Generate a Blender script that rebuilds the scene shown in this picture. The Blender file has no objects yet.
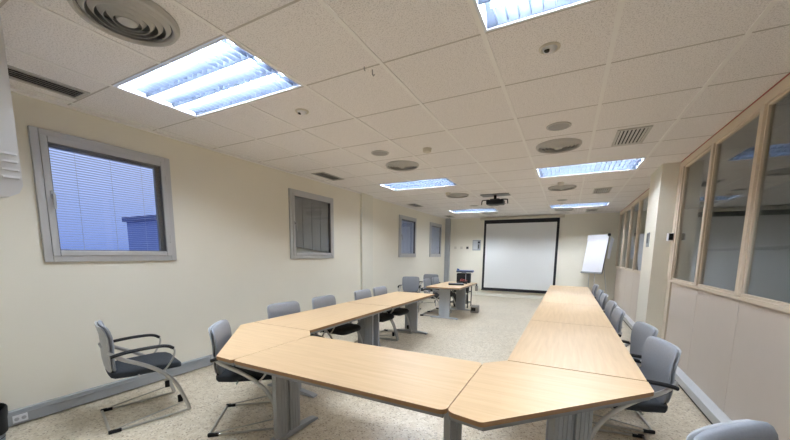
import bpy, bmesh, math, random
from mathutils import Vector, Matrix
random.seed(7)
D = bpy.data
C = bpy.context.scene.collection
PI = math.pi

# ------------------------------------------------------------------ materials
def mat(name, col, rough=.5, metal=0., spec=.5, noise=None, bump=None, emit=None, coat=0.):
    m = D.materials.new(name); m.use_nodes = True
    nt = m.node_tree; b = nt.nodes['Principled BSDF']
    b.inputs['Base Color'].default_value = (*col, 1)
    b.inputs['Roughness'].default_value = rough
    b.inputs['Metallic'].default_value = metal
    b.inputs['Specular IOR Level'].default_value = spec
    b.inputs['Coat Weight'].default_value = coat
    if noise or bump:
        tc = nt.nodes.new('ShaderNodeTexCoord')
    if noise:
        sc, amt = noise
        n = nt.nodes.new('ShaderNodeTexNoise'); n.inputs['Scale'].default_value = sc; n.inputs['Detail'].default_value = 4
        nt.links.new(tc.outputs['Object'], n.inputs['Vector'])
        mx = nt.nodes.new('ShaderNodeMix'); mx.data_type = 'RGBA'
        mx.inputs[6].default_value = (*[c * (1 - amt) for c in col], 1)
        mx.inputs[7].default_value = (*[min(1, c * (1 + amt)) for c in col], 1)
        nt.links.new(n.outputs['Fac'], mx.inputs[0]); nt.links.new(mx.outputs[2], b.inputs['Base Color'])
    if bump:
        sc, st = bump
        n2 = nt.nodes.new('ShaderNodeTexNoise'); n2.inputs['Scale'].default_value = sc; n2.inputs['Detail'].default_value = 3
        nt.links.new(tc.outputs['Object'], n2.inputs['Vector'])
        bp = nt.nodes.new('ShaderNodeBump'); bp.inputs['Strength'].default_value = st; bp.inputs['Distance'].default_value = .01
        nt.links.new(n2.outputs['Fac'], bp.inputs['Height']); nt.links.new(bp.outputs['Normal'], b.inputs['Normal'])
    if emit:
        b.inputs['Emission Color'].default_value = (*emit[0], 1); b.inputs['Emission Strength'].default_value = emit[1]
    return m

def wood(name, axis, base=(.67, .475, .275)):
    m = D.materials.new(name); m.use_nodes = True; nt = m.node_tree; b = nt.nodes['Principled BSDF']
    tc = nt.nodes.new('ShaderNodeTexCoord'); mp = nt.nodes.new('ShaderNodeMapping')
    s = [22, 22, 22]; s[axis] = 1.3
    mp.inputs['Scale'].default_value = s
    nt.links.new(tc.outputs['Object'], mp.inputs['Vector'])
    n = nt.nodes.new('ShaderNodeTexNoise'); n.inputs['Scale'].default_value = 1.6; n.inputs['Detail'].default_value = 6; n.inputs['Distortion'].default_value = .5
    nt.links.new(mp.outputs[0], n.inputs['Vector'])
    r = nt.nodes.new('ShaderNodeValToRGB')
    r.color_ramp.elements[0].position = .3; r.color_ramp.elements[1].position = .72
    r.color_ramp.elements[0].color = (base[0] * .92, base[1] * .90, base[2] * .87, 1)
    r.color_ramp.elements[1].color = (base[0] * 1.06, base[1] * 1.07, base[2] * 1.1, 1)
    nt.links.new(n.outputs['Fac'], r.inputs[0]); nt.links.new(r.outputs[0], b.inputs['Base Color'])
    b.inputs['Roughness'].default_value = .36; b.inputs['Specular IOR Level'].default_value = .45
    return m

def floor_mat():
    m = D.materials.new('terrazzo'); m.use_nodes = True; nt = m.node_tree; b = nt.nodes['Principled BSDF']
    L = nt.links.new
    tc = nt.nodes.new('ShaderNodeTexCoord')
    v = nt.nodes.new('ShaderNodeTexVoronoi'); v.inputs['Scale'].default_value = 85
    n0 = nt.nodes.new('ShaderNodeTexNoise'); n0.inputs['Scale'].default_value = 14; n0.inputs['Detail'].default_value = 5
    n1 = nt.nodes.new('ShaderNodeTexNoise'); n1.inputs['Scale'].default_value = 1.1; n1.inputs['Detail'].default_value = 3
    for n in (v, n0, n1): L(tc.outputs['Object'], n.inputs['Vector'])
    sp = nt.nodes.new('ShaderNodeSeparateColor'); L(v.outputs['Color'], sp.inputs[0])
    r = nt.nodes.new('ShaderNodeValToRGB'); cr = r.color_ramp; cr.interpolation = 'CONSTANT'
    cr.elements[0].position = 0; cr.elements[0].color = (.40, .33, .24, 1)
    cr.elements[1].position = .09; cr.elements[1].color = (.66, .58, .45, 1)
    e = cr.elements.new(.45); e.color = (.71, .635, .50, 1)
    e = cr.elements.new(.8); e.color = (.78, .715, .595, 1)
    L(sp.outputs[0], r.inputs[0])
    r2 = nt.nodes.new('ShaderNodeValToRGB'); r2.color_ramp.elements[0].position = .33; r2.color_ramp.elements[1].position = .62
    r2.color_ramp.elements[0].color = (.72, .66, .56, 1); r2.color_ramp.elements[1].color = (1, 1, 1, 1)
    L(n0.outputs['Fac'], r2.inputs[0])
    mx = nt.nodes.new('ShaderNodeMix'); mx.data_type = 'RGBA'; mx.blend_type = 'MULTIPLY'; mx.inputs[0].default_value = .5
    L(r.outputs[0], mx.inputs[6]); L(r2.outputs[0], mx.inputs[7])
    mx2 = nt.nodes.new('ShaderNodeMix'); mx2.data_type = 'RGBA'; mx2.blend_type = 'MULTIPLY'; mx2.inputs[0].default_value = .25
    L(mx.outputs[2], mx2.inputs[6]); L(n1.outputs['Fac'], mx2.inputs[7])
    # faint joints of the slabs
    br = nt.nodes.new('ShaderNodeTexBrick'); br.offset = 0; br.inputs['Scale'].default_value = 1
    br.inputs['Brick Width'].default_value = .6; br.inputs['Row Height'].default_value = .6
    br.inputs['Mortar Size'].default_value = .0025; br.inputs['Color1'].default_value = (1, 1, 1, 1); br.inputs['Color2'].default_value = (.97, .97, .97, 1)
    br.inputs['Mortar'].default_value = (.8, .78, .74, 1)
    L(tc.outputs['Object'], br.inputs['Vector'])
    mx3 = nt.nodes.new('ShaderNodeMix'); mx3.data_type = 'RGBA'; mx3.blend_type = 'MULTIPLY'; mx3.inputs[0].default_value = 1
    L(mx2.outputs[2], mx3.inputs[6]); L(br.outputs['Color'], mx3.inputs[7])
    L(mx3.outputs[2], b.inputs['Base Color'])
    b.inputs['Roughness'].default_value = .3; b.inputs['Specular IOR Level'].default_value = .45
    return m

def tile_mat():
    m = D.materials.new('mineral_tile'); m.use_nodes = True; nt = m.node_tree; b = nt.nodes['Principled BSDF']; L = nt.links.new
    tc = nt.nodes.new('ShaderNodeTexCoord')
    n = nt.nodes.new('ShaderNodeTexNoise'); n.inputs['Scale'].default_value = 130; n.inputs['Detail'].default_value = 3
    L(tc.outputs['Object'], n.inputs['Vector'])
    r = nt.nodes.new('ShaderNodeValToRGB'); r.color_ramp.elements[0].position = .33; r.color_ramp.elements[1].position = .5
    r.color_ramp.elements[0].color = (.61, .585, .58, 1); r.color_ramp.elements[1].color = (.84, .815, .81, 1)
    L(n.outputs['Fac'], r.inputs[0]); L(r.outputs[0], b.inputs['Base Color'])
    bp = nt.nodes.new('ShaderNodeBump'); bp.inputs['Strength'].default_value = .5; bp.inputs['Distance'].default_value = .006
    L(n.outputs['Fac'], bp.inputs['Height']); L(bp.outputs[0], b.inputs['Normal'])
    b.inputs['Roughness'].default_value = .95; b.inputs['Specular IOR Level'].default_value = .1
    return m

def glass_mat(name, tint=(.9, .93, .93), refl=.04):
    m = D.materials.new(name); m.use_nodes = True; nt = m.node_tree; L = nt.links.new
    for n in list(nt.nodes): nt.nodes.remove(n)
    o = nt.nodes.new('ShaderNodeOutputMaterial'); t = nt.nodes.new('ShaderNodeBsdfTransparent'); g = nt.nodes.new('ShaderNodeBsdfGlossy')
    t.inputs[0].default_value = (*tint, 1); g.inputs['Roughness'].default_value = .015; g.inputs[0].default_value = (.95, .97, 1, 1)
    lw = nt.nodes.new('ShaderNodeLayerWeight'); lw.inputs['Blend'].default_value = .5
    pw = nt.nodes.new('ShaderNodeMath'); pw.operation = 'POWER'; pw.inputs[1].default_value = 5; L(lw.outputs['Facing'], pw.inputs[0])
    ma = nt.nodes.new('ShaderNodeMath'); ma.operation = 'MULTIPLY_ADD'; ma.inputs[1].default_value = 1 - refl; ma.inputs[2].default_value = refl; ma.use_clamp = True
    L(pw.outputs[0], ma.inputs[0])
    mx = nt.nodes.new('ShaderNodeMixShader'); L(ma.outputs[0], mx.inputs[0]); L(t.outputs[0], mx.inputs[1]); L(g.outputs[0], mx.inputs[2]); L(mx.outputs[0], o.inputs[0])
    return m

M = dict(
    wall=mat('cream_paint', (.80, .765, .665), .75, spec=.25, noise=(2.2, .02), bump=(180, .05)),
    wallw=mat('pale_paint', (.74, .72, .63), .7, spec=.25, noise=(2.2, .02)),
    tile=tile_mat(), tbar=mat('grid_bar', (.83, .815, .80), .6), tshadow=mat('grid_shadow_line', (.50, .47, .44), .8),
    floor=floor_mat(),
    wood_x=wood('beech_x', 0), wood_y=wood('beech_y', 1), edge=mat('beech_edge', (.34, .19, .09), .45, noise=(30, .1)),
    grey=mat('grey_paint_metal', (.26, .27, .28), .45, noise=(6, .04)),
    lgrey=mat('light_grey_metal', (.36, .38, .405), .42, noise=(6, .04)),
    silver=mat('silver_tube', (.50, .50, .50), .3, metal=.75),
    chrome=mat('thin_steel', (.5, .49, .46), .3, metal=.7),
    black=mat('black_plastic', (.008, .008, .009), .55, spec=.3),
    dark=mat('charcoal_fabric', (.022, .027, .034), .85, noise=(60, .15), bump=(400, .2)),
    back=mat('grey_fabric', (.27, .285, .315), .8, noise=(70, .1), bump=(400, .15)),
    shell=mat('grey_plastic', (.40, .41, .43), .5, noise=(20, .04)),
    alu=mat('aluminium', (.50, .50, .50), .45, metal=.25, noise=(4, .04)),
    alud=mat('aluminium_dark', (.17, .17, .17), .4, metal=.4),
    trunk=mat('trunking_grey', (.33, .35, .365), .5, noise=(4, .03)),
    trunkl=mat('trunking_light', (.55, .57, .59), .5, noise=(4, .03)),
    panel=mat('beige_laminate', (.62, .545, .475), .6, noise=(8, .02)),
    frame=mat('beige_frame', (.64, .55, .44), .5),
    red=mat('red_strip', (.35, .07, .06), .6),
    glass=glass_mat('window_glass', (.95, .96, .97), .025), pglass=glass_mat('partition_glass', (.86, .88, .88), .055),
    slat=mat('blind_slat', (.42, .47, .68), .5),
    slatd=mat('blind_slat_grey', (.36, .40, .50), .5),
    shutter=mat('shutter_grey', (.30, .30, .29), .7, noise=(5, .06)),
    white=mat('white_plastic', (.72, .73, .76), .28), offw=mat('off_white', (.62, .58, .50), .5),
    gdif=mat('diffuser_grey', (.46, .45, .43), .45, noise=(8, .05)), gdark=mat('duct_dark', (.02, .02, .02), .8),
    refl=mat('mirror_louvre', (.085, .105, .145), .3, metal=.5),
    housing=mat('lamp_housing', (.7, .74, .8), .4),
    tube=mat('lamp_tube', (1, 1, 1), .4, emit=((.84, .91, 1.0), 190)),
    screen=mat('screen_white', (.70, .71, .71), .8, noise=(1.5, .01)), border=mat('screen_black', (.008, .008, .012), .7),
    paper=mat('paper', (.78, .78, .84), .8), blue=mat('blue_plastic', (.015, .06, .22), .5),
    dgrey=mat('dark_grey_plastic', (.05, .05, .05), .5, noise=(30, .3)),
    boxm=mat('grey_box', (.26, .24, .22), .6, noise=(40, .15)),
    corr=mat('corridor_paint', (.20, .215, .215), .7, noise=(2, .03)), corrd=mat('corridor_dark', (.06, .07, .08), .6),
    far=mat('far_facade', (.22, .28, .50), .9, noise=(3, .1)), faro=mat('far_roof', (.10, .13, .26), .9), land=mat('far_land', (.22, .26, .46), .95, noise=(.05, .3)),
    lens=mat('lens', (.02, .02, .03), .1), grill=mat('grille_grey', (.27, .26, .25), .45),
    binb=mat('bin_grey', (.22, .26, .32), .5),
)

# ------------------------------------------------------------------ geometry helpers
class MB:
    def __init__(s): s.bm = bmesh.new(); s.mi = 0
    def _mark(s, faces):
        for f in faces: f.material_index = s.mi
    def box(s, a, b, bev=0., rot=None, piv=None, seg=2):
        a = Vector(a); b = Vector(b)
        r = bmesh.ops.create_cube(s.bm, size=1); vs = r['verts']
        c = (a + b) / 2; d = b - a
        for v in vs: v.co = Vector((v.co.x * d.x, v.co.y * d.y, v.co.z * d.z)) + c
        fs = set(f for v in vs for f in v.link_faces); s._mark(fs)
        if bev:
            es = list(set(e for v in vs for e in v.link_edges))
            o = bmesh.ops.bevel(s.bm, geom=es, offset=bev, segments=seg, profile=.5, affect='EDGES')
            s._mark(o['faces']); vs = list(set(list(o['verts']) + [v for v in vs if v.is_valid]))
        if rot is not None:
            p = Vector(piv) if piv else c
            for v in vs: v.co = rot @ (v.co - p) + p
        return s
    def poly(s, pts, z0, z1, edge_mi=None):
        lo = [s.bm.verts.new((p[0], p[1], z0)) for p in pts]; hi = [s.bm.verts.new((p[0], p[1], z1)) for p in pts]
        n = len(pts)
        f = s.bm.faces.new(hi); f.material_index = s.mi
        f = s.bm.faces.new(list(reversed(lo))); f.material_index = s.mi
        for i in range(n):
            j = (i + 1) % n
            f = s.bm.faces.new((lo[i], lo[j], hi[j], hi[i])); f.material_index = s.mi if edge_mi is None else edge_mi
        return s
    def quad(s, *p):
        f = s.bm.faces.new([s.bm.verts.new(q) for q in p]); f.material_index = s.mi; return s
    def loft(s, rings, cap=True, closed=False):
        R = [[s.bm.verts.new(p) for p in r] for r in rings]; n = len(R[0])
        pairs = list(zip(R[:-1], R[1:])) + ([(R[-1], R[0])] if closed else [])
        for A, B in pairs:
            for i in range(n):
                j = (i + 1) % n
                f = s.bm.faces.new((A[i], A[j], B[j], B[i])); f.material_index = s.mi
        if cap and not closed:
            f = s.bm.faces.new(list(reversed(R[0]))); f.material_index = s.mi
            f = s.bm.faces.new(R[-1]); f.material_index = s.mi
        return s
    def tube(s, path, r, r2=None, n=8, smooth=0, up=(0, 0, 1), closed=False):
        P = [Vector(p) for p in path]
        if smooth: P = catmull(P, smooth)
        r2 = r2 or r; rings = []; m = len(P)
        nrm = None
        for i, p in enumerate(P):
            t = (P[min(i + 1, m - 1)] - P[max(i - 1, 0)]).normalized()
            if nrm is None:
                u = Vector(up)
                if abs(t.dot(u)) > .95: u = Vector((1, 0, 0))
                nrm = (u - t * t.dot(u)).normalized()
            else:
                nrm = (nrm - t * t.dot(nrm)).normalized()
            bn = t.cross(nrm)
            rings.append([p + nrm * (r * math.cos(2 * PI * k / n)) + bn * (r2 * math.sin(2 * PI * k / n)) for k in range(n)])
        return s.loft(rings)
    def lathe(s, prof, c=(0, 0, 0), n=32, axis='z', cap=False):
        c = Vector(c); rings = []
        for r, h in prof:
            rr = []
            for k in range(n):
                a = 2 * PI * k / n; x, y = r * math.cos(a), r * math.sin(a)
                v = Vector((x, y, h)) if axis == 'z' else (Vector((h, x, y)) if axis == 'x' else Vector((y, h, x)))
                rr.append(c + v)
            rings.append(rr)
        return s.loft(rings, cap=cap)
    def done(s, name, m, parent=None, loc=None, rz=0, ang=35):
        bmesh.ops.recalc_face_normals(s.bm, faces=s.bm.faces)
        me = D.meshes.new(name); s.bm.to_mesh(me); s.bm.free()
        for x in (m if isinstance(m, (list, tuple)) else [m]): me.materials.append(M[x])
        me.shade_smooth(); me.set_sharp_from_angle(angle=math.radians(ang))
        o = D.objects.new(name, me); C.objects.link(o)
        w_ = o.modifiers.new('weighted normals', 'WEIGHTED_NORMAL'); w_.keep_sharp = True
        if parent: o.parent = parent
        if loc is not None: o.location = loc
        o.rotation_euler = (0, 0, rz)
        return o

def catmull(P, k):
    out = []
    for i in range(len(P) - 1):
        p0 = P[max(i - 1, 0)]; p1 = P[i]; p2 = P[i + 1]; p3 = P[min(i + 2, len(P) - 1)]
        for j in range(k):
            t = j / k
            out.append(.5 * ((2 * p1) + (p2 - p0) * t + (2 * p0 - 5 * p1 + 4 * p2 - p3) * t * t + (3 * p1 - p0 - 3 * p2 + p3) * t ** 3))
    out.append(P[-1]); return out

def rounded(pts, rad, seg=5):
    """polygon with rounded corners; rad is one radius or one per corner"""
    n = len(pts); out = []
    for i in range(n):
        r = rad[i] if isinstance(rad, (list, tuple)) else rad
        p = Vector(pts[i]); a = Vector(pts[i - 1]); b = Vector(pts[(i + 1) % n])
        if r <= 0: out.append(tuple(p)); continue
        da = (a - p).normalized(); db = (b - p).normalized()
        half = da.angle(db) / 2; d = r / math.tan(half)
        s, e = p + da * d, p + db * d
        c = p + (da + db).normalized() * (r / math.sin(half))
        a0 = math.atan2(*(s - c).yx); a1 = math.atan2(*(e - c).yx)
        da_ = (a1 - a0 + PI) % (2 * PI) - PI
        for k in range(seg + 1):
            t = a0 + da_ * k / seg; out.append((c.x + r * math.cos(t), c.y + r * math.sin(t)))
    return out

def tag(o, label, cat, group=None):
    o['label'] = label; o['category'] = cat
    if group: o['group'] = group
    return o
def thing(name, label, cat, loc=(0, 0, 0), rz=0., group=None):
    o = D.objects.new(name, None); C.objects.link(o); o.location = loc; o.rotation_euler = (0, 0, rz); o.empty_display_size = .1
    return tag(o, label, cat, group)
def struct(o): o['kind'] = 'structure'; return o
def sempty(name, loc=(0, 0, 0)):
    o = D.objects.new(name, None); C.objects.link(o); o.location = loc; return struct(o)
KIDS = {}
def copy_tree(o, parent=None):
    c = o.copy(); C.objects.link(c)
    if parent: c.parent = parent
    for ch in list(o.children): copy_tree(ch, c)
    return c

# ------------------------------------------------------------------ dimensions
CE = 2.778                      # ceiling height
GX, GY, CELL = -1.913, 1.436, .69
XL, XR = -4.094, 1.3225         # left wall, glazed partition
YB, YF = 12.0, -1.6             # screen wall, wall behind
XC = 3.3                        # far wall of the corridor
def gx(i): return GX + i * CELL
def gy(j): return GY + j * CELL
LAMPS = [(-2, 0), (2, 0), (-2, 6), (2, 6), (-2, 12), (2, 12)]
WIN = [(1.174, 2.257), (4.10, 5.215), (8.075, 9.17), (10.33, 11.40)]
WZ0, WZ1 = 1.39, 2.505

# ------------------------------------------------------------------ shell
b = MB(); b.box((XL - .3, YF - .2, -.1), (XC + .2, YB + .2, 0)); struct(b.done('floor', 'floor'))

ceil = MB()
i0, i1, j0, j1 = -4, 5, -5, 16
def clampx(x): return max(XL, min(XR, x))
for i in range(i0, i1):
    for j in range(j0, j1):
        if any(i in (a, a + 1) and j == c_ for a, c_ in LAMPS): continue
        x0, x1 = clampx(gx(i)), clampx(gx(i + 1)); y0, y1 = max(YF, gy(j)), min(YB, gy(j + 1))
        if x1 - x0 < .001 or y1 - y0 < .001: continue
        ceil.quad((x0, y0, CE), (x0, y1, CE), (x1, y1, CE), (x1, y0, CE))
bmesh.ops.remove_doubles(ceil.bm, verts=ceil.bm.verts, dist=.0005)
ceiling = struct(ceil.done('ceiling', 'tile'))
g = MB()
def split(lo, hi, blocks):
    segs = [(lo, hi)]
    for a, c_ in blocks:
        n = []
        for s0, s1 in segs:
            if c_ <= s0 or a >= s1: n.append((s0, s1)); continue
            if a > s0: n.append((s0, a))
            if c_ < s1: n.append((c_, s1))
        segs = n
    return segs
for i in range(i0 + 1, i1):
    x = gx(i)
    if not XL + .02 < x < XR - .02: continue
    bl = [(gy(c_), gy(c_ + 1)) for a, c_ in LAMPS if i == a + 1]
    for s0, s1 in split(YF, YB, bl): g.box((x - .014, s0, CE - .004), (x + .014, s1, CE + .004))
g.mi = 1
for j in range(j0 + 1, j1):
    y = gy(j)
    if not YF < y < YB: continue
    g.box((XL, y - .006, CE - .0015), (XR, y + .006, CE + .003))  # darker strips paint the shadow lines between tile rows
g.done('grid', ['tbar', 'tshadow'], ceiling)
g = MB(); g.box((XL, YF, CE - .022), (XL + .02, YB, CE)); g.box((XL + .02, YB - .02, CE - .022), (XR, YB, CE)); struct(g.done('trim_1', 'tbar'))

# left wall with four openings
b = MB(); xa = XL - .28
ys = [YF - .2] + [v for w in WIN for v in w] + [YB + .2]
for k in range(0, len(ys), 2): b.box((xa, ys[k], 0), (XL, ys[k + 1], CE + .12))
for y0, y1 in WIN: b.box((xa, y0, 0), (XL, y1, WZ0)); b.box((xa, y0, WZ1), (XL, y1, CE + .12))
struct(b.done('wall_left', 'wall'))
b = MB(); b.box((XL, YB, 0), (XC, YB + .2, CE + .12)); struct(b.done('wall_back', 'wall'))
b = MB(); b.box((XL, YF - .2, 0), (XC, YF, CE + .12)); b.box((XL, YF, 0), (-2.35, .32, CE)); struct(b.done('wall_front', 'wall'))
b = MB(); b.box((XL, 6.19, 0), (XL + .055, 6.64, CE), .004); struct(b.done('pillar_left', 'wallw'))
b = MB(); b.box((1.10, 6.05, 0), (XR + .06, 6.81, CE), .006); struct(b.done('pillar_right', 'wall'))
b = MB(); b.box((XL, 11.86, .14), (XL + .17, YB, CE), .006); struct(b.done('trim_2', 'trunk'))

# skirting trunking
b = MB(); b.box((XL, .33, .012), (XL + .05, 6.19, .135), .006); b.box((XL, 6.64, .012), (XL + .05, 11.85, .135), .006)
b.box((XL + .05, .33, .098), (XL + .055, 6.19, .104)); b.box((XL + .05, 6.64, .098), (XL + .055, 11.85, .104))
struct(b.done('baseboard_left', 'trunk'))
b = MB(); b.box((XR - .10, -1.5, .03), (XR, 6.04, .115), .008); b.box((XR - .10, 6.82, .03), (XR, 11.97, .115), .008); struct(b.done('baseboard_right', 'trunkl'))
b = MB(); b.box((XR - .085, -1.5, 0), (XR, 6.04, .03)); b.box((XR - .085, 6.82, 0), (XR, 11.97, .03)); struct(b.done('shadow_strip', 'black'))  # black strip stands in for the shadow gap below the skirting
b = MB(); b.box((XL + .06, YB - .018, 0), (XR - .11, YB, .11), .004); struct(b.done('baseboard_back', 'wallw'))

# ------------------------------------------------------------------ glazed partition on the right
wr = sempty('wall_right', (XR, 0, 0))
MULL = [-1.6, -.30, .73, 1.76, 2.79, 3.82, 4.85, 5.88]
MULF = [6.86, 7.90, 8.93, 9.96, 10.98, 11.93]
SZ0, SZ1 = 1.12, 1.158; TZ = 2.675
def pbox(bm, y0, y1, z0, z1, d=.03, bev=.004): bm.box((-d, y0, z0), (d, y1, z1), bev)
pn = MB()
for S in (MULL, MULF):
    for k in range(len(S) - 1): pn.box((0.0, S[k] + .003, 0), (.05, S[k + 1] - .003, SZ0), .003)
pn.done('lower_panel', 'panel', wr)
gp = MB(); gp.box((.012, -1.6, 0), (.04, 12, SZ0)); gp.done('panel_backing', 'gdark', wr)
fr = MB()
for S, e in ((MULL, 6.045), (MULF, 11.995)):
    pbox(fr, S[0], e, SZ0, SZ1, .02); pbox(fr, S[0], e, TZ, CE - .022)
fr.done('rail', 'frame', wr)
rs = MB(); rs.box((-.02, -1.6, CE - .022), (.02, 6.045, CE)); rs.box((-.02, 6.815, CE - .022), (.02, 11.995, CE)); rs.done('top_strip', 'red', wr)
for S in (MULL, MULF):
    for y in S[1:]:
        mb = MB(); pbox(mb, y - .034, y + .034, SZ1, TZ); mb.done('mullion', 'frame', wr)
mb = MB(); pbox(mb, 5.93, 6.048, SZ1, TZ); mb.box((-.02, 5.88, .12), (.05, 6.048, SZ0), .003); mb.done('end_post', 'frame', wr)
mb = MB(); pbox(mb, 6.815, 6.9, SZ1, TZ); mb.done('end_post', 'frame', wr)
wn = 5
for S in (MULL, MULF):
    for k in range(len(S) - 1):
        w = sempty('window_%d' % wn, (XR, 0, 0)); wn += 1
        y0, y1 = S[k] + .034, S[k + 1] - .034
        f = MB()
        f.box((-.012, y0, SZ1), (.022, y0 + .022, TZ), .002); f.box((-.012, y1 - .022, SZ1), (.022, y1, TZ), .002)
        f.box((-.012, y0 + .022, SZ1), (.022, y1 - .022, SZ1 + .02), .002); f.box((-.012, y0 + .022, TZ - .02), (.022, y1 - .022, TZ), .002)
        f.done('bead', 'frame', w)
        p = MB(); p.box((.003, y0 + .01, SZ1 + .008), (.008, y1 - .01, TZ - .008)); p.done('pane', 'pglass', w)
# corridor beyond the glass
b = MB(); b.box((XC, YF - .2, 0), (XC + .15, YB + .2, CE + .12)); struct(b.done('wall_corridor', 'corr'))
b = MB(); b.box((XR + .05, YF, CE), (XC, YB, CE + .12)); struct(b.done('ceiling_corridor', 'corr'))
b = MB(); b.box((XC - .03, YF, 1.62), (XC, YB, 1.68), .004); b.box((XC - .02, YF, 0), (XC, YB, .1)); struct(b.done('trim_4', 'corrd'))

# ------------------------------------------------------------------ windows in the left wall
def window(idx, y0, y1, kind):
    w = sempty('window_%d' % idx, (XL, 0, 0))
    z0, z1 = WZ0, WZ1
    def ring(bm, a, t, xa_, xb_, bev=.006):
        bm.box((xa_, y0 + a, z0 + a), (xb_, y0 + a + t, z1 - a), bev); bm.box((xa_, y1 - a - t, z0 + a), (xb_, y1 - a, z1 - a), bev)
        bm.box((xa_, y0 + a + t, z0 + a), (xb_, y1 - a - t, z0 + a + t), bev); bm.box((xa_, y0 + a + t, z1 - a - t), (xb_, y1 - a - t, z1 - a), bev)
    f = MB(); ring(f, -.012, .055, -.06, .028); f.done('window_frame', 'alu', w)
    s = MB(); ring(s, .041, .05, -.05, .04, .008); s.done('sash', 'alu', w)
    gk = MB(); ring(gk, .090, .007, -.045, .030, .002); gk.done('gasket', 'alud', w)
    a = .095
    p = MB(); p.box((.014, y0 + a, z0 + a), (.020, y1 - a, z1 - a)); p.done('pane', 'glass', w)
    h = MB(); h.box((.04, y0 + .066, 1.93), (.052, y0 + .094, 2.0), .005); h.box((.052, y0 + .07, 1.955), (.075, y0 + .09, 1.975), .004)
    h.box((.068, y0 + .07, 1.84), (.082, y0 + .092, 1.975), .005); h.done('handle', 'shell', w)
    for zc in (1.62, 2.27):
        k = MB(); k.lathe([(0, -.045), (.011, -.045), (.011, .045), (0, .045)], (.035, y1 - .047, zc), 12); k.box((.026, y1 - .068, zc - .035), (.043, y1 - .034, zc - .004), .002); k.done('hinge', 'alu', w)
    if kind in ('blue', 'grey', 'half'):
        bl = MB(); z = z0 + a + .012; n = 0
        tilt = {'blue': .10, 'grey': -1.2, 'half': -1.15}[kind]
        while z < z1 - a - .03:
            t = tilt
            ct, st = .0125 * math.cos(t), .0125 * math.sin(t)
            bl.loft([[(-.012 + ct, yy, z + st), (-.012, yy, z + .0018), (-.012 - ct, yy, z - st), (-.012, yy, z + .0008)] for yy in (y0 + a + .012, y1 - a - (.06 if kind == 'blue' else .012))])
            z += .0225
        bl.done('blind', 'slat' if kind == 'blue' else 'slatd', w)
        hb = MB(); hb.box((-.028, y0 + a, z1 - a - .028), (.006, y1 - a, z1 - a), .003); hb.done('blind_headrail', 'alud', w)
        for q in (.2, .5, .8):
            cd = MB(); yy = y0 + a + (y1 - y0 - 2 * a) * q; cd.tube([(.002, yy, z0 + a), (.002, yy, z1 - a - .02)], .0013, n=6); cd.done('blind_cord', 'slatd', w)
        if kind == 'blue':
            e = MB(); e.box((-.03, y1 - a - .05, z0 + a), (.006, y1 - a, z1 - a), .003); e.done('side_channel', 'alud', w)
    else:
        sh = MB(); n = 4; ww = (y1 - y0 - 2 * a) / n
        for k in range(n):
            ya, yb = y0 + a + k * ww, y0 + a + (k + 1) * ww
            zl = z0 + a + .10 * (1 - k / n); zr = z0 + a + .10 * (1 - (k + 1) / n)
            sh.loft([[(-.05, ya + .003, zl), (-.02, ya + .003, zl), (-.02, ya + .003, z1 - .02), (-.05, ya + .003, z1 - .02)],
                     [(-.05, yb - .003, zr), (-.02, yb - .003, zr), (-.02, yb - .003, z1 - .02), (-.05, yb - .003, z1 - .02)]])
        sh.done('shutter', 'shutter', w)
        sh = MB(); sh.box((-.07, y0 + .02, z0 + .25), (-.052, y1 - .02, z1)); sh.done('shutter_backing', 'gdark', w)
        sh = MB(); sh.box((-.068, y0 + .02, z0 + .02), (-.056, y1 - .02, z0 + .25)); sh.done('bright_wedge_board', 'wallw', w)  # pale board added to show as the bright wedge below the shutter
    sl = MB(); sl.box((-.28, y0, z0 - .0), (-.06, y1, z0 + .02)); sl.done('sill', 'wallw', w)
for k, (kd, (y0, y1)) in enumerate(zip(('blue', 'shutter', 'half', 'grey'), WIN)): window(k + 1, y0, y1, kd)

# ground and a far building seen through the first window
b = MB(); b.box((-400, -250, -9), (-4.6, 400, -8.9)); struct(b.done('ground', 'land'))
def far_building(x, y, w, d, h, lab):
    t = thing('building', lab, 'building', (x, y, -8.9))
    m = MB(); m.box((-w / 2, -d / 2, 0), (w / 2, d / 2, h)); m.done('facade', 'far', t)
    m = MB(); m.box((-w / 2 - .5, -d / 2 - .5, h), (w / 2 + .5, d / 2 + .5, h + .8)); m.done('roof', 'faro', t)
    for k in range(5):
        m = MB(); yy = -d / 2 + d * (k + .5) / 5; m.box((w / 2, yy - .8, h * .62), (w / 2 + .05, yy + .8, h * .8)); m.done('window', 'faro', t)
far_building(-66, 37.6, 12, 11.5, 15.6, 'flat roofed building outside, seen through the blue lit blind')
b = MB()
rng = random.Random(3); pts = []
for k in range(60):
    yy = -60 + k * 5; pts.append((yy, -1.5 + 4.0 * (.5 + .3 * math.sin(k * .4) + .2 * rng.random())))
b.loft([[(-170, yy, -9), (-150, yy, -9), (-155, yy, h), (-165, yy, h)] for yy, h in pts]); struct(b.done('hills', 'land'))

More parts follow.
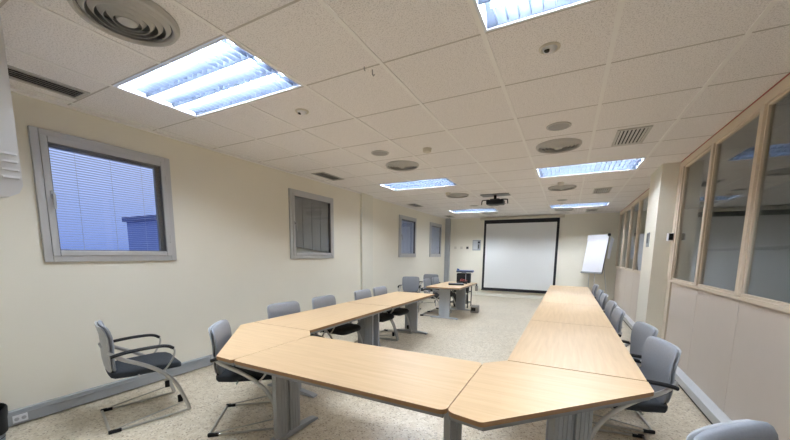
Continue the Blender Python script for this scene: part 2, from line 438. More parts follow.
# ------------------------------------------------------------------ luminaires
def make_lamp(label):
    L2, W2 = CELL - .012, CELL / 2 - .012
    t = thing('ceiling_light', label, 'ceiling light', (0, 0, CE), 0, 'recessed louvre lights in the ceiling')
    f = MB()
    f.box((-L2, -W2, -.006), (-L2 + .016, W2, .11)); f.box((L2 - .016, -W2, -.006), (L2, W2, .11))
    f.box((-L2 + .016, -W2, -.006), (L2 - .016, -W2 + .016, .11)); f.box((-L2 + .016, W2 - .016, -.006), (L2 - .016, W2, .11))
    f.box((-L2 - .011, -W2 - .011, .10), (L2 + .011, W2 + .011, .112))
    f.done('housing', 'housing', t)
    bw = (2 * W2 - .032) / 3
    for k in range(3):
        yc = -W2 + .016 + bw * (k + .5)
        r = MB(); prof = [(-bw / 2 + .004, .0), (-bw / 2 + .012, .03), (-bw / 2 + .035, .06), (-bw / 2 + .07, .08), (bw / 2 - .07, .08), (bw / 2 - .035, .06), (bw / 2 - .012, .03), (bw / 2 - .004, .0)]
        prof2 = [(p[0] * 1.0, p[1] + .004) for p in reversed(prof)]
        r.loft([[(x, yc + p[0], p[1]) for p in prof + prof2] for x in (-L2 + .017, L2 - .017)])
        r.done('reflector', 'refl', t, ang=60)
        l = MB(); n = 22
        for q in range(1, n):
            x = -L2 + .016 + (2 * L2 - .032) * q / n
            l.box((x - .0012, yc - bw / 2 + .014, .001), (x + .0012, yc + bw / 2 - .014, .032))
        l.done('louvre', 'refl', t)
        tb = MB(); tb.lathe([(.0165, -L2 + .06), (.0165, L2 - .06)], (0, yc, .055), 10, 'x', cap=True); tb.done('lamp_tube', 'tube', t)
    return t
LL = ['louvre ceiling light nearest the camera above the first window, tubes in full view', 'louvre ceiling light cut off by the top edge of the picture',
      'louvre ceiling light left of the room axis, above the row of tables by the windows', 'louvre ceiling light above the right table row, in front of the pillar',
      'far louvre ceiling light beyond the projector, on the window side', 'far louvre ceiling light near the screen wall, on the partition side']
proto = make_lamp(LL[0])
for k, (i, j) in enumerate(LAMPS):
    o = proto if k == 0 else copy_tree(proto)
    o.location = (gx(i + 1), gy(j + .5), CE); o['label'] = LL[k]

# round air diffusers
def make_diffuser():
    t = thing('air_diffuser', '', 'air vent', (0, 0, CE), 0, 'round air diffusers in the ceiling')
    m = MB(); m.lathe([(0.001, -.0035), (.262, -.0035), (.262, -.001)], n=40, cap=True); m.done('duct_shade', 'alud', t)  # flat plate coloured dark for the shade inside the duct, ceiling stays closed
    m = MB(); m.lathe([(.275, -.001), (.275, -.012), (.262, -.03), (.245, -.034), (.236, -.022), (.236, -.001)], n=48); m.done('rim', 'gdif', t)
    for k, r in enumerate((.20, .158, .116, .075)):
        m = MB(); z = -.030 - k * .003
        m.lathe([(r + .026, -.012), (r, z - .004), (r - .004, z - .004), (r + .020, -.010)], n=40); m.done('cone_ring', 'gdif', t)
    m = MB(); m.lathe([(.001, -.046), (.03, -.046), (.05, -.040), (.056, -.03), (.056, -.02), (.001, -.02)], n=28, cap=True); m.done('center_disc', 'gdif', t)
    return t
DF = [(-.5, -.5, 'large round air diffuser nearest the camera, above the first window'), (-.5, 4.5, 'round air diffuser between the white smoke detector and the second left ceiling light'),
      (2.5, 4.5, 'round air diffuser in front of the ceiling light by the pillar'), (-.5, 7.5 + 1, 'round air diffuser just left of the projector'),
      (2.5, 8.5, 'round air diffuser between the two right hand ceiling lights'), (2.5, 13.5, 'small looking round air diffuser right above the screen wall, beyond the last light'),
      (-.5, 13.5, 'round air diffuser overlapping the far window side ceiling light, above the screen corner')]
proto = make_diffuser(); proto.scale = (.9, .9, 1)
for k, (i, j, lab) in enumerate(DF):
    o = proto if k == 0 else copy_tree(proto)
    o.location = (gx(i), gy(j), CE + .002); o['label'] = lab

# ceiling loudspeakers, detectors, sensors
def make_speaker():
    t = thing('ceiling_speaker', '', 'speaker', (0, 0, CE), 0, 'round ceiling loudspeakers')
    m = MB(); m.lathe([(.115, 0), (.115, -.006), (.105, -.010), (.098, -.008), (.098, 0)], n=32); m.done('ring', 'gdif', t)
    m = MB(); m.lathe([(.001, -.009), (.06, -.008), (.098, -.005), (.098, -.0035)], n=32, cap=True); m.done('grille', 'grill', t)
    return t
proto = make_speaker()
for k, (i, j, lab) in enumerate([(-.5, 2.55 + 1, 'flat round ceiling loudspeaker before the left middle air diffuser'), (2.52, 3.56, 'flat round ceiling loudspeaker before the right middle air diffuser'),
                                 (-.5, 10.9, 'flat round ceiling loudspeaker below the projector, on its left'), (2.5, 10.9, 'flat round ceiling loudspeaker between the far right air diffusers')]):
    o = proto if k == 0 else copy_tree(proto); o['label'] = lab
    y = (3.89, 3.89, 9.05, 8.97)[k]; x = (-2.26, -.17, -2.33, -.21)[k]; o.location = (x, y, CE)
def make_sensor():
    t = thing('motion_sensor', '', 'sensor', (0, 0, CE), 0, 'white eyeball sensors in the ceiling')
    m = MB(); m.lathe([(.062, 0), (.062, -.008), (.052, -.014), (.046, -.008), (.046, 0)], n=28); m.done('ring', 'offw', t)
    m = MB(); m.lathe([(.001, -.032), (.02, -.030), (.036, -.02), (.042, -.006), (.044, 0)], n=24, cap=True); m.done('eyeball', 'white', t)
    m = MB(); m.lathe([(.001, -.008), (.012, -.008), (.02, 0)], (-.012, -.016, -.024), 16, cap=True); m.done('lens', 'gdark', t)
    return t
proto = make_sensor()
for k, (x, y, lab) in enumerate([(-.19, 2.45, 'white eyeball sensor in the ceiling behind the cut off light at the top'), (-2.27, 2.47, 'white eyeball sensor beside the right end of the near left ceiling light')]):
    o = proto if k == 0 else copy_tree(proto); o['label'] = lab; o.location = (x, y, CE + .003)
def make_detector():
    t = thing('smoke_detector', '', 'smoke detector', (0, 0, CE), 0, 'smoke detectors on the ceiling')
    m = MB(); m.lathe([(.055, 0), (.055, -.018), (.001, -.018)], n=28); m.done('base', 'offw', t)
    m = MB(); m.lathe([(.045, -.018), (.045, -.024), (.052, -.028), (.048, -.044), (.03, -.052), (.001, -.052)], n=28); m.done('head', 'offw', t)
    return t
proto = make_detector()
for k, (x, y, lab) in enumerate([(-1.64, 3.99, 'off-white smoke detector near the left middle air diffuser, the largest looking one'), (-2.36, 6.95, 'off-white smoke detector just before the diffuser left of the projector'),
                                 (-.2, 6.83, 'off-white smoke detector behind the ceiling light by the pillar'), (-.24, 9.5, 'off-white smoke detector close to the far right ceiling light')]):
    o = proto if k == 0 else copy_tree(proto); o['label'] = lab; o.location = (x, y, CE + .003)

# rectangular grilles
def make_grille(w, d, mk, nm, g_):
    t = thing(nm, '', 'air vent', (0, 0, CE), 0, g_)
    f = MB(); e = .028
    f.box((-w, -d, -.012), (-w + e, d, 0), .003); f.box((w - e, -d, -.012), (w, d, 0), .003); f.box((-w + e, -d, -.012), (w - e, -d + e, 0), .003); f.box((-w + e, d - e, -.012), (w - e, d, 0), .003)
    f.done('frame', mk, t)
    k = MB(); k.box((-w + e, -d + e, -.003), (w - e, d - e, -.001)); k.done('duct_shade', 'gdark', t)  # near-black sheet paints the shade behind the slats
    n = int((2 * w - 2 * e) / .034)
    for q in range(n):
        x = -w + e + (2 * w - 2 * e) * (q + .5) / n
        s = MB(); s.box((x - .010, -d + e, -.0085), (x + .010, d - e, -.0065), rot=Matrix.Rotation(.5, 3, 'Y')); s.done('slat', mk, t)
    return t
proto = make_grille(.15, .28, 'gdif', 'return_grille', 'square slatted grilles in the ceiling')
for k, (j, lab) in enumerate([(4.55, 'slatted return grille nearest the glazed partition top, beside the right middle air diffuser'), (7.98, 'slatted return grille on the ceiling between the two right ceiling lights'), (11.25, 'small looking slatted return grille by the far right ceiling light, at the screen wall')]):
    o = proto if k == 0 else copy_tree(proto); o['label'] = lab; o.location = (.52, j, CE)
proto = make_grille(.125, .29, 'gdif', 'linear_grille', 'narrow grey grilles along the window wall')
for k, (x, y, lab) in enumerate([(-3.72, 1.13, 'narrow grey grille above the first window, at the left picture edge'), (-3.72, 4.65, 'narrow grey grille above the second window'), (-3.75, 8.35, 'narrow grey grille above the third window, past the wall pilaster'), (-3.75, 11.3, 'narrow grey grille in the far left ceiling corner')]):
    o = proto if k == 0 else copy_tree(proto); o['label'] = lab; o.location = (x, y, CE + .003)
ho = thing('ceiling_hook', 'small dark hook hanging from a ceiling tile bar', 'hook', (-1.32, 2.16, CE - .004))
m = MB(); m.tube([(0, 0, 0), (0, 0, -.03), (.008, .004, -.04), (.014, .004, -.03)], .004, n=6); m.done('hook_wire', 'grey', ho)
m = MB(); m.tube([(-.03, -.06, 0), (-.03, -.06, -.02), (-.022, -.06, -.028)], .003, n=6); m.done('hook_wire', 'grey', ho)

# projector
t = thing('projector', 'black projector hanging from the ceiling in front of the screen', 'projector', (-1.50, 7.62, CE))
m = MB(); m.box((-.30, -.16, -.012), (.30, .16, 0), .004); m.done('ceiling_plate', 'alud', t)
m = MB(); m.tube([(0, 0, -.012), (0, 0, -.10)], .03, n=12); m.box((-.10, -.07, -.105), (.10, .07, -.09), .004); m.done('mount', 'black', t)
m = MB(); m.box((-.17, -.13, -.215), (.19, .13, -.115), .02); m.done('body', 'black', t)
m = MB(); m.lathe([(.001, .165), (.032, .165), (.04, .13), (.04, .10)], (.08, 0, -.165), 16, 'y', cap=True); m.done('lens', 'lens', t)
for sx, sg in ((-.27, -1), (.25, 1)):
    m = MB(); m.tube([(sx * .5, 0, -.10), (sx, 0, -.11), (sx * 1.05, 0, -.13), (sx * 1.08, 0, -.20)], .011, n=8, smooth=4); m.done('bracket_arm', 'black', t)
m = MB(); m.tube([(-.13, -.1, -.215), (-.06, -.08, -.25), (.08, -.08, -.245), (.24, -.02, -.2)], .005, n=6, smooth=4); m.done('cable', 'grey', t)

# ------------------------------------------------------------------ tables
TT, TH = .74, .024
def leg_panel(t, x, y, rz, foot=.33, pw=.125):
    """column leg with ribbed face standing on one long foot; local x = across the panel width"""
    L = D.objects.new('leg', None); C.objects.link(L); L.parent = t; L.location = (x, y, 0); L.rotation_euler = (0, 0, rz)
    m = MB()
    m.box((-pw, -.022, .035), (-.012, .022, TT - TH - .004), .008); m.box((.012, -.022, .035), (pw, .022, TT - TH - .004), .008)
    m.box((-.013, -.010, .04), (.013, .010, TT - TH - .006))
    n = 8
    for sd in (-1, 1):
        for k in range(n):
            xx = -pw + .012 + (2 * pw - .024) * (k + .5) / n
            if abs(xx) < .014: continue
            m.box((xx - .004, sd * .022 - .003, .06), (xx + .004, sd * .022 + .003, TT - TH - .03), .001, seg=1)
    m.done('column', 'lgrey', L)
    m = MB()
    pr = [(-foot, .0), (-foot, .014), (-foot + .05, .026), (-.10, .040), (.10, .040), (foot - .05, .026), (foot, .014), (foot, .0)]
    m.loft([[(p[0], yy, p[1] + .008) for p in pr] for yy in (-.032, .032)]); m.done('foot', 'lgrey', L)
    for sx in (-1, 1):
        m = MB(); m.lathe([(.02, 0), (.02, .009)], (sx * (foot - .03), 0, 0), 14, cap=True); m.done('glide', 'black', L)
    return L
def post(t, x, y):
    L = MB(); L.lathe([(.032, .02), (.032, TT - TH - .004)], (x, y, 0), 20, cap=True); L.lathe([(.036, 0), (.04, .008), (.034, .022)], (x, y, 0), 20, cap=True); return L.done('leg', 'lgrey', t)
def rect_table(name, label, x0, x1, y0, y1, along, legs, wm, group, rad=.035):
    cx, cy = (x0 + x1) / 2, (y0 + y1) / 2
    t = thing(name, label, 'table', (cx, cy, 0), 0, group)
    hx, hy = (x1 - x0) / 2, (y1 - y0) / 2
    m = MB(); m.poly(rounded([(-hx, -hy), (hx, -hy), (hx, hy), (-hx, hy)], rad), TT - TH, TT, 1); m.done('tabletop', [wm, 'edge'], t)
    f = MB(); i = .014; z0, z1 = TT - TH - .024, TT - TH - .0005; w = .025
    f.box((-hx + i, -hy + i, z0), (hx - i, -hy + i + w, z1), .003); f.box((-hx + i, hy - i - w, z0), (hx - i, hy - i, z1), .003)
    f.box((-hx + i, -hy + i + w, z0), (-hx + i + w, hy - i - w, z1), .003); f.box((hx - i - w, -hy + i + w, z0), (hx - i, hy - i - w, z1), .003)
    f.done('frame', 'grey', t)
    for p in legs:
        if along == 'y': leg_panel(t, 0, p - cy, 0)
        else: leg_panel(t, p - cx, 0, PI / 2)
    return t
GT = 'beech tables of the U-shaped layout'
FX0, FX1, FY0, FY1 = -2.015, -.465, 1.435, 2.23
LX0, LX1 = -2.935, -2.15
RX0, RX1 = -.33, .472
rect_table('meeting_table', 'beech table across the front, between the two corner tables', FX0 + .004, FX1 - .004, FY0, FY1, 'x', (-1.92, -.545), 'wood_x', GT, .04)
rect_table('meeting_table', 'beech table by the window wall, joined to the left corner table', LX0, LX1, 2.376, 4.055, 'y', (2.50, 3.975), 'wood_y', GT, .012)
rect_table('meeting_table', 'beech table ending the row along the window wall', LX0, LX1, 4.063, 5.74, 'y', (4.145, 5.57), 'wood_y', GT, .012)
RY = [2.374, 4.02, 5.668, 7.316, 8.965]
RL = ['beech table of the right row next to the right corner table', 'second beech table of the right row counted from its corner table', 'third beech table of the right row counted from its corner table', 'beech table ending the right row, closest to the screen']
for k in range(4):
    rect_table('meeting_table', RL[k], RX0, RX1, RY[k] + .003, RY[k + 1] - .003, 'y', (RY[k] + .075, RY[k + 1] - .075), 'wood_y', GT, .008)
def corner_table(label, pts, rads, legs, mirror):
    t = thing('corner_table', label, 'table', (pts[0][0], pts[0][1], 0), 0, 'corner tables of the U-shaped layout')
    ox, oy = pts[0]; P = [(p[0] - ox, p[1] - oy) for p in pts]
    m = MB(); m.poly(rounded(P, rads), TT - TH, TT, 1); m.done('tabletop', ['wood_x', 'edge'], t)
    c = Vector((sum(p[0] for p in P) / len(P), sum(p[1] for p in P) / len(P)))
    f = MB(); z0, z1 = TT - TH - .024, TT - TH - .0005
    out = [c + (Vector(p) - c) * .972 for p in P]; inn = [c + (Vector(p) - c) * .90 for p in P]
    f.loft([[(*o_, z0) , (*o_, z1), (*i_, z1), (*i_, z0)] for o_, i_ in zip(out, inn)], closed=True); f.done('frame', 'grey', t)
    return t, ox, oy
t, ox, oy = corner_table('chamfered beech corner table on the right, cut by the picture bottom', [(FX1, FY0), (-.29, 1.405), (.475, 2.20), (.475, 2.368), (RX0, 2.368), (FX1, FY1)], [.05, .03, .03, .01, .005, .005], 0, 0)
leg_panel(t, .075 - ox, 1.90 - oy, math.atan2(.795, .765), .24, .13); 
t, ox, oy = corner_table('chamfered beech corner table on the left, between front table and window row', [(FX0, FY0), (FX0, FY1), (LX1, 2.37), (LX0, 2.37), (LX0, 2.215), (-2.19, 1.44)], [.02, .005, .005, .01, .03, .04], 0, 1)
post(t, -2.20 - ox, 2.18 - oy)
rect_table('work_table', 'separate beech table beside the window wall, carrying the cables and black case', -2.84, -2.05, 6.98, 8.62, 'y', (7.18, 8.5), 'wood_y', 'separate table', .02)

# ------------------------------------------------------------------ chairs
def sup(n, a, e):
    c, s = math.cos(a), math.sin(a)
    return (abs(c) ** (2 / e)) * (1 if c >= 0 else -1), (abs(s) ** (2 / e)) * (1 if s >= 0 else -1)
def make_chair():
    t = thing('visitor_chair', '', 'chair', (0, 0, 0), 0, 'grey cantilever chairs around the tables')
    # seat: sections along y
    m = MB(); rings = []; N = 28
    for y, hw, hh, zc in [(-.235, .10, .010, .452), (-.225, .18, .024, .450), (-.20, .215, .032, .449), (-.10, .228, .036, .447), (.05, .236, .038, .449), (.17, .238, .038, .452), (.235, .228, .034, .446), (.268, .205, .026, .437), (.282, .16, .012, .430)]:
        r = []
        for k in range(N):
            a = 2 * PI * k / N; u, v = sup(N, a, 3.2)
            r.append((u * hw, y, zc + v * hh + .012 * u * u * (v > 0)))
        rings.append(r)
    m.loft(rings); m.done('seat', 'dark', t, ang=60)
    # backrest: sections along z
    def back(name, mk, rows, off, th):
        m = MB(); rings = []
        for z, hw, yc, k_ in rows:
            r = []
            for k in range(N):
                a = 2 * PI * k / N; u, v = sup(N, a, 2.8)
                r.append((u * hw, yc + off + v * th * k_ + .024 * u * u * (hw / .23) ** 2, z))
            rings.append(r)
        m.loft(rings); return m.done(name, mk, t, ang=60)
    rows = [(.465, .12, -.212, .5), (.475, .165, -.214, .8), (.50, .195, -.218, 1), (.56, .212, -.226, 1), (.64, .222, -.228, 1), (.71, .228, -.226, 1), (.78, .228, -.230, 1), (.83, .226, -.240, .95), (.856, .216, -.247, .85), (.870, .198, -.252, .65), (.877, .16, -.255, .3)]
    back('backrest', 'back', rows, .006, .020)
    rows2 = [(z + .004 if z < .6 else z - .006, hw * .985, yc, k_) for z, hw, yc, k_ in rows]
    back('back_shell', 'shell', rows2, -.018, .012)
    m = MB(); m.box((-.07, -.268, .675), (.07, -.236, .70), .009); m.done('grip', 'shell', t)
    m = MB(); m.box((-.17, -.225, .452), (.17, -.196, .50), .01); m.done('back_joint', 'black', t)
    for s in (-1, 1):
        X = s * .268
        # flat tube sweeping from behind the back down to the floor in front
        m = MB(); m.tube([(s * .222, -.235, .655), (s * .258, -.205, .640), (X, -.14, .592), (X, 0, .512), (X, .12, .415), (X, .20, .305), (X, .25, .18), (X, .285, .07), (X, .295, .016)], .011, .017, n=10, smooth=5, up=(1, 0, 0)); m.done('side_frame', 'silver', t)
        m = MB(); m.tube([(X, .29, .020), (X, .0, .014), (X, -.27, .013)], .0095, n=8); m.done('floor_rail', 'chrome', t)
        m = MB(); m.tube([(X - s * .004, .265, .105), (X - s * .004, -.24, .028)], .006, n=8); m.done('brace_rod', 'chrome', t)
        m = MB(); m.tube([(X, -.225, .632), (X, -.16, .648), (X, -.03, .660), (X, .10, .661), (X, .165, .650), (X, .205, .625)], .014, .022, n=10, smooth=4); m.done('armrest', 'black', t)
        m = MB(); m.tube([(X, .198, .628), (X, .214, .60), (X, .200, .54), (X, .165, .485), (X, .13, .445), (X - s * .03, .10, .425)], .008, n=8, smooth=4); m.done('arm_support', 'chrome', t)
        m = MB(); m.box((X - .013, -.285, 0), (X + .013, -.20, .030), .007); m.done('glide', 'black', t)
        m = MB(); m.box((X - s * .030 - .010, .215, .10), (X - s * .030 + .010, .255, .17), .006); m.done('bumper', 'black', t)
    m = MB(); m.tube([(-.268, -.275, .014), (.268, -.275, .014)], .010, n=8); m.done('rear_bar', 'chrome', t)
    m = MB(); m.tube([(-.268, .09, .425), (.268, .09, .425)], .010, n=8); m.tube([(-.268, -.05, .43), (.268, -.05, .43)], .008, n=8); m.done('seat_bar', 'chrome', t)
    return t
def deg(a): return a * PI / 180
# x, y, heading (0 faces the screen wall, positive turns to the window wall)
CH = [
 (-3.39, 1.505, -16, 'grey chair standing alone before the first window, clear of the tables'),
 (-2.43, 1.905, -50, 'grey chair tucked under the chamfer of the left corner table'),
 (-2.80, 2.86, -97, 'grey chair along the window row, first past the left corner table'),
 (-2.78, 3.60, -93, 'grey chair at the middle seam of the window row, below the second window'),
 (-2.76, 4.57, -92, 'grey chair at the last window row table, nearer the camera'),
 (-2.77, 5.17, -90, 'grey chair at the far end of the window row'),
 (-3.58, 7.72, -162, 'grey armchair facing into the room, its back flat towards the second wall pilaster'),
 (-3.55, 9.0, -172, 'dark backed grey armchair farthest back by the window wall'),
 (-2.80, 7.52, -86, 'small looking pale grey chair left of the separate table, the nearer one'),
 (-2.80, 8.12, -88, 'pale grey chair pushed up to the separate table, the farther one'),
 (.725, 1.375, 225, 'grey chair turned away from the tables, only its back top showing at the bottom right'),
 (.42, 2.88, 100, 'grey chair nearest the right corner table, black arms at the table edge'),
 (.43, 3.54, 98, 'grey chair at the right row, second from the right corner table'),
 (.325, 4.42, 92, 'grey chair pushed in at the right row, just past the first table seam'),
 (.325, 5.12, 92, 'grey chair pushed in at the right row, level with the pillar front'),
 (.325, 6.10, 91, 'grey chair pushed in at the right row, beside the pillar'),
 (.325, 6.78, 92, 'grey chair pushed in at the right row, past the pillar'),
 (.325, 7.95, 92, 'last grey chair of the right row, nearest the flip chart'),
]
proto = make_chair()
for k, (x, y, a, lab) in enumerate(CH):
    o = proto if k == 0 else copy_tree(proto)
    o.location = (x, y, 0); o.rotation_euler = (0, 0, deg(a)); o['label'] = lab

# ------------------------------------------------------------------ screen wall
t = thing('projection_screen', 'white projection screen with black border on the end wall', 'screen', (-1.49, YB, 0))
m = MB(); m.box((-1.33, -.13, 2.665), (1.33, -.005, CE - .024), .012); m.done('roller_case', 'offw', t)
m = MB(); m.box((-1.19, -.073, .245), (1.19, -.069, 2.665)); m.done('border', 'border', t)
m = MB(); m.box((-1.115, -.0745, .305), (1.115, -.0735, 2.535)); m.done('fabric', 'screen', t)
m = MB(); m.box((-1.20, -.085, .205), (1.20, -.058, .245), .008); m.done('bottom_bar', 'border', t)

t = thing('control_panel', 'grey control panel on the wall left of the projection screen', 'control panel', (-2.935, YB, 1.80))
m = MB(); m.box((-.145, -.035, -.185), (.145, 0, .185), .008); m.done('case', 'lgrey', t)
m = MB(); m.box((-.12, -.04, -.15), (.035, -.035, .155), .002); m.done('cover', 'trunkl', t)
m = MB(); m.box((.05, -.045, .07), (.12, -.035, .13), .003); m.done('button', 'black', t)
m = MB(); m.box((.06, -.043, -.12), (.10, -.035, .03), .003); m.done('button_strip', 'dgrey', t)
for k, (x, mk, lab) in enumerate([(-3.72, 'offw', 'pale wall switch closest to the corner duct'), (-3.49, 'offw', 'pale wall switch in the middle, left of the dark one'), (-3.27, 'boxm', 'dark wall switch beside the grey control panel')]):
    t = thing('wall_switch', lab, 'switch', (x, YB, 1.71), 0, 'wall switches on the end wall')
    m = MB(); m.box((-.045, -.012, -.045), (.045, 0, .045), .004); m.done('plate', mk, t)
    m = MB(); m.box((-.028, -.018, -.03), (.028, -.012, .03), .003); m.done('rocker', mk if k < 2 else 'black', t)
t = tag(MB().tube([(-3.70, YB - .008, 1.76), (-3.70, YB - .008, CE - .024)], .007, n=8).done('cable_conduit', 'wallw'), 'thin pale conduit rising from the pale corner switch to the ceiling', 'conduit')

# flip chart
t = thing('flip_chart', 'white flip chart pad on a stand in the far right corner', 'flip chart', (.72, 11.42, 0), deg(-35)); t.scale = (.88, 1, 1)
tilt = Matrix.Rotation(deg(-11), 3, 'X'); pv = (0, 0, 1.5)
m = MB(); m.box((-.35, -.012, .95), (.35, .012, 2.10), .006, rot=tilt, piv=pv); m.done('board', 'dgrey', t)
m = MB(); m.box((-.34, -.028, .985), (.34, -.0135, 2.07), .003, rot=tilt, piv=pv); m.done('paper_pad', 'paper', t)
m = MB(); m.box((-.355, -.044, 1.925), (.30, -.0285, 2.085), .005, rot=tilt, piv=pv); m.done('turned_sheet', 'paper', t)
m = MB(); m.box((-.355, -.06, .935), (.355, .0, .975), .006, rot=tilt, piv=pv); m.done('tray', 'grey', t)
m = MB(); m.box((.31, -.06, 2.04), (.365, .02, 2.12), .01, rot=tilt, piv=pv); m.done('clamp', 'black', t)
m = MB(); m.loft([[(.36, .15, 2.02), (.363, .15, 2.02), (.383, .28, 1.95), (.38, .28, 1.95)], [(.36, .09, 1.7), (.363, .09, 1.7), (.375, .20, 1.68), (.372, .20, 1.68)], [(.36, .04, 1.40), (.363, .04, 1.40), (.375, .15, 1.38), (.372, .15, 1.38)]]); m.done('hanging_sheet', 'paper', t)
for a, b_ in (((0, -.03 + .06, 1.2), (.12, -.10, .0)), ((-.2, .04, 1.6), (-.36, .30, 0)), ((.2, .04, 1.6), (.33, .32, 0))):
    m = MB(); m.tube([a, b_], .011, n=8); m.done('leg', 'trunkl', t)

# thermostat on the pillar and white box on the end post
t = thing('thermostat', 'dark flat thermostat on the room side of the right pillar', 'thermostat', (1.103, 6.45, 1.73))
m = MB(); m.box((-.018, -.075, -.11), (0, .075, .11), .005); m.done('case', 'grey', t)
m = MB(); m.box((-.021, -.06, -.05), (-.018, .06, .095), .002); m.done('display', 'dgrey', t)
t = thing('card_reader', 'small white box with black side on the partition end post', 'control box', (XR - .029, 5.985, 1.75))
m = MB(); m.box((-.06, -.05, -.055), (0, .045, .055), .008); m.done('case', 'white', t)
m = MB(); m.box((-.055, -.058, -.045), (-.006, -.049, .045), .003); m.done('front', 'black', t)

# ------------------------------------------------------------------ things on and by the separate table
def cable(label, pts, parent=None, r=.006, mk='black', nm='cable'):
    o = MB().tube(pts, r, n=6, smooth=6).done(nm, mk)
    tag(o, label, 'cable'); return o
t = thing('laptop', 'flat black device lying among cables on the separate table', 'laptop', (-2.36, 7.75, TT), deg(20))
m = MB(); m.box((-.18, -.13, .002), (.18, .13, .026), .006); m.done('base', 'black', t)
m = MB(); m.box((-.175, -.125, .0265), (.175, .125, .04), .004); m.done('lid', 'dgrey', t)
R1 = random.Random(11)
def tangle(cx, cy, sx, sy, n):
    p = []
    for k in range(n):
        a = k * 1.9 + R1.random()
        p.append((cx + sx * math.cos(a) * R1.uniform(.4, 1), cy + sy * math.sin(a) * R1.uniform(.4, 1), TT + .02 + R1.random() * .05))
    return p
cable('tangled black cable on the separate table, beyond the flat black device', tangle(-2.30, 8.09, .17, .14, 24), r=.012)
cable('dark red cable lying over the black cable tangle', [(p[0], p[1], p[2] + .055) for p in tangle(-2.28, 8.07, .12, .10, 7)], r=.005, mk='red')
t = thing('equipment_case', 'black upright case at the far end of the separate table', 'case', (-2.36, 8.42, TT), deg(6))
m = MB(); m.box((-.17, -.11, .004), (.17, .11, .25), .014); m.done('case_body', 'black', t)
m = MB(); m.box((.06, -.114, .02), (.075, -.108, .24), .002); m.done('edge_strip', 'shell', t)
m = MB(); m.tube([(-.06, 0, .25), (-.055, 0, .268), (.055, 0, .268), (.06, 0, .25)], .007, n=8); m.done('handle', 'dgrey', t)
t = thing('folder', 'blue folder lying on top of the black case', 'folder', (-2.33, 8.42, TT + .277), deg(8))
m = MB(); m.box((-.21, -.13, .0), (.21, .13, .05), .012); m.done('cover', 'blue', t)
m = MB(); m.box((-.205, -.132, .012), (.2, -.128, .036), .001); m.done('pages', 'dgrey', t)
m = MB(); m.box((-.215, -.02, .045), (-.15, .06, .085), .01, rot=Matrix.Rotation(.5, 3, 'Y')); m.done('raised_flap', 'blue', t)
# trolley with black gear behind the separate table
t = thing('equipment_trolley', 'black equipment trolley half hidden behind the separate table', 'trolley', (-2.62, 9.10, 0))
for z in (.12, .42):
    m = MB(); m.box((-.26, -.20, z), (.26, .20, z + .025), .006); m.done('shelf', 'dgrey', t)
for sx in (-1, 1):
    for sy in (-1, 1):
        m = MB(); m.box((sx * .25 - .012, sy * .19 - .012, .06), (sx * .25 + .012, sy * .19 + .012, .66), .003); m.done('post', 'black', t)
        m = MB(); m.lathe([(.001, -.012), (.03, -.012), (.03, .012), (.001, .012)], (sx * .25, sy * .19, .03), 16, 'x'); m.done('caster', 'black', t)
tr = t
t = thing('amplifier', 'black boxy device on the upper shelf of the trolley', 'amplifier', (-2.62, 9.10, .4455))
m = MB(); m.box((-.20, -.15, .0), (.20, .15, .17), .008); m.done('case', 'black', t)
m = MB(); m.box((-.18, -.155, .03), (.18, -.149, .14), .002); m.done('front_panel', 'dgrey', t)
t = thing('storage_box', 'dark box on the lower shelf of the trolley', 'box', (-2.62, 9.10, .1455))
m = MB(); m.box((-.18, -.14, 0), (.18, .14, .20), .004); m.done('carton', 'dgrey', t)
# floor socket box
t = thing('power_outlet_box', 'small grey socket box on the floor at the foot of the separate table', 'socket box', (-2.02, 8.34, 0), deg(4))
m = MB(); m.box((-.10, -.08, 0), (.10, .08, .19), .006); m.done('case', 'boxm', t)
m = MB(); m.box((-.08, -.086, .05), (.03, -.079, .13), .002); m.done('socket_face', 'black', t)
m = MB(); m.box((-.09, -.085, .15), (.09, -.079, .175), .002); m.done('top_band', 'shell', t)
cable('pale cable dropping from the separate table to the grey socket box', [(-2.035, 8.30, TT - .03), (-2.03, 8.32, .55), (-2.00, 8.33, .4), (-1.99, 8.34, .198)], r=.005, mk='offw')
cable('second pale cable above the grey socket box, farther from the camera', [(-2.035, 8.52, TT - .03), (-2.0, 8.48, .5), (-1.97, 8.42, .35), (-1.96, 8.39, .198)], r=.005, mk='offw')
t = thing('table_plug_box', 'small grey plug box clipped to the separate table edge', 'socket box', (-2.015, 8.40, .55))
m = MB(); m.box((-.03, -.045, 0), (.03, .045, .13), .006); m.done('case', 'boxm', t)
m = MB(); m.box((-.012, -.03, .13), (.012, .03, .175), .003); m.done('clip', 'black', t)

# ------------------------------------------------------------------ left edge: wall cabinet, bin, socket
t = thing('wall_cabinet', 'white glossy wall unit with rounded lower edge at the left picture edge', 'wall unit', (-3.1, .322, 1.75))
m = MB()
prof = [(0, .03), (0, .95), (.36, .95), (.372, .93), (.372, .07), (.355, .03), (.32, .008), (.27, 0), (.03, 0)]
m.loft([[(x, p[0], p[1]) for p in prof] for x in (-.5, .5)]); m.done('casing', 'white', t)
m = MB(); m.box((-.42, .08, -.012), (.42, .26, .0), .004); m.done('dark_underside', 'gdark', t)  # thin dark plate under the casing
for z in (.10, .14, .18, .22):
    m = MB(); m.box((.5, .30, z), (.506, .362, z + .012), .002); m.done('side_rib', 'white', t)
t = thing('waste_bin', 'grey waste bin with a black liner in the bottom left corner', 'bin', (-3.80, .61, 0))
m = MB(); m.lathe([(.001, .0), (.12, .0), (.125, .01), (.15, .27), (.146, .27), (.12, .02), (.001, .02)], n=28); m.done('bucket', 'binb', t)
m = MB(); m.lathe([(.147, .10), (.152, .20), (.158, .235), (.160, .285), (.154, .295), (.145, .28), (.13, .06), (.001, .03)], n=28); m.done('liner', 'black', t)
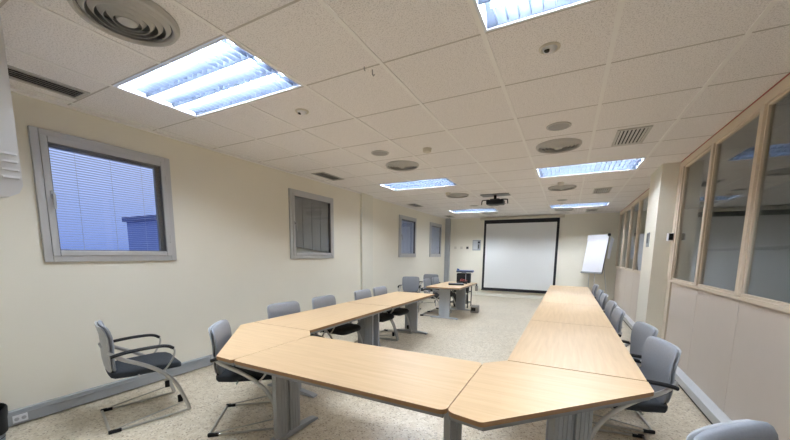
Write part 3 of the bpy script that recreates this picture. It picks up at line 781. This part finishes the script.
t = thing('wall_socket', 'white double socket on the grey skirting trunking near the bin', 'socket', (XL + .0555, .88, .065))
m = MB(); m.box((0, -.045, -.032), (.008, .045, .032), .003); m.done('plate', 'white', t)
for s in (-1, 1):
    m = MB(); m.lathe([(.001, .0085), (.014, .0085), (.016, .0075)], (0, s * .021, 0), 16, 'x', cap=True); m.done('outlet', 'shell', t)

# ------------------------------------------------------------------ world, camera, view
w = D.worlds.new('dusk'); bpy.context.scene.world = w; w.use_nodes = True; nt = w.node_tree
bg = nt.nodes['Background']; tc = nt.nodes.new('ShaderNodeTexCoord'); sx = nt.nodes.new('ShaderNodeSeparateXYZ'); rp = nt.nodes.new('ShaderNodeValToRGB')
nt.links.new(tc.outputs['Generated'], sx.inputs[0]); nt.links.new(sx.outputs['Z'], rp.inputs[0]); nt.links.new(rp.outputs[0], bg.inputs[0])
e = rp.color_ramp.elements; e[0].position = 0.0; e[0].color = (.20, .29, .64, 1); e[1].position = .30; e[1].color = (.58, .69, .98, 1)
bg.inputs[1].default_value = 1.35

cam = D.cameras.new('camera'); co = D.objects.new('camera', cam); C.objects.link(co); bpy.context.scene.camera = co
y_, p_, r_ = 0.4789, -0.1287, 0.0096
f = Vector((-math.sin(y_) * math.cos(p_), math.cos(y_) * math.cos(p_), math.sin(p_)))
rt = Vector((math.cos(y_), math.sin(y_), 0)); up = rt.cross(f)
rt2 = rt * math.cos(r_) + up * math.sin(r_); up2 = up * math.cos(r_) - rt * math.sin(r_)
mw = Matrix((rt2, up2, -f)).transposed().to_4x4(); mw.translation = (0, 0, 1.4835); co.matrix_world = mw
cam.sensor_fit = 'HORIZONTAL'; cam.sensor_width = 36; cam.lens = 329.42 / 790 * 36; cam.shift_y = 76 / 790; cam.clip_start = .02; cam.clip_end = 1000
sc = bpy.context.scene
sc.view_settings.view_transform = 'Standard'; sc.view_settings.look = 'None'; sc.view_settings.gamma = 1; sc.view_settings.use_curve_mapping = False
sc.view_settings.exposure = 0.0
sc.cycles.use_denoising = True; sc.cycles.max_bounces = 10; sc.cycles.diffuse_bounces = 6; sc.cycles.sample_clamp_indirect = 6
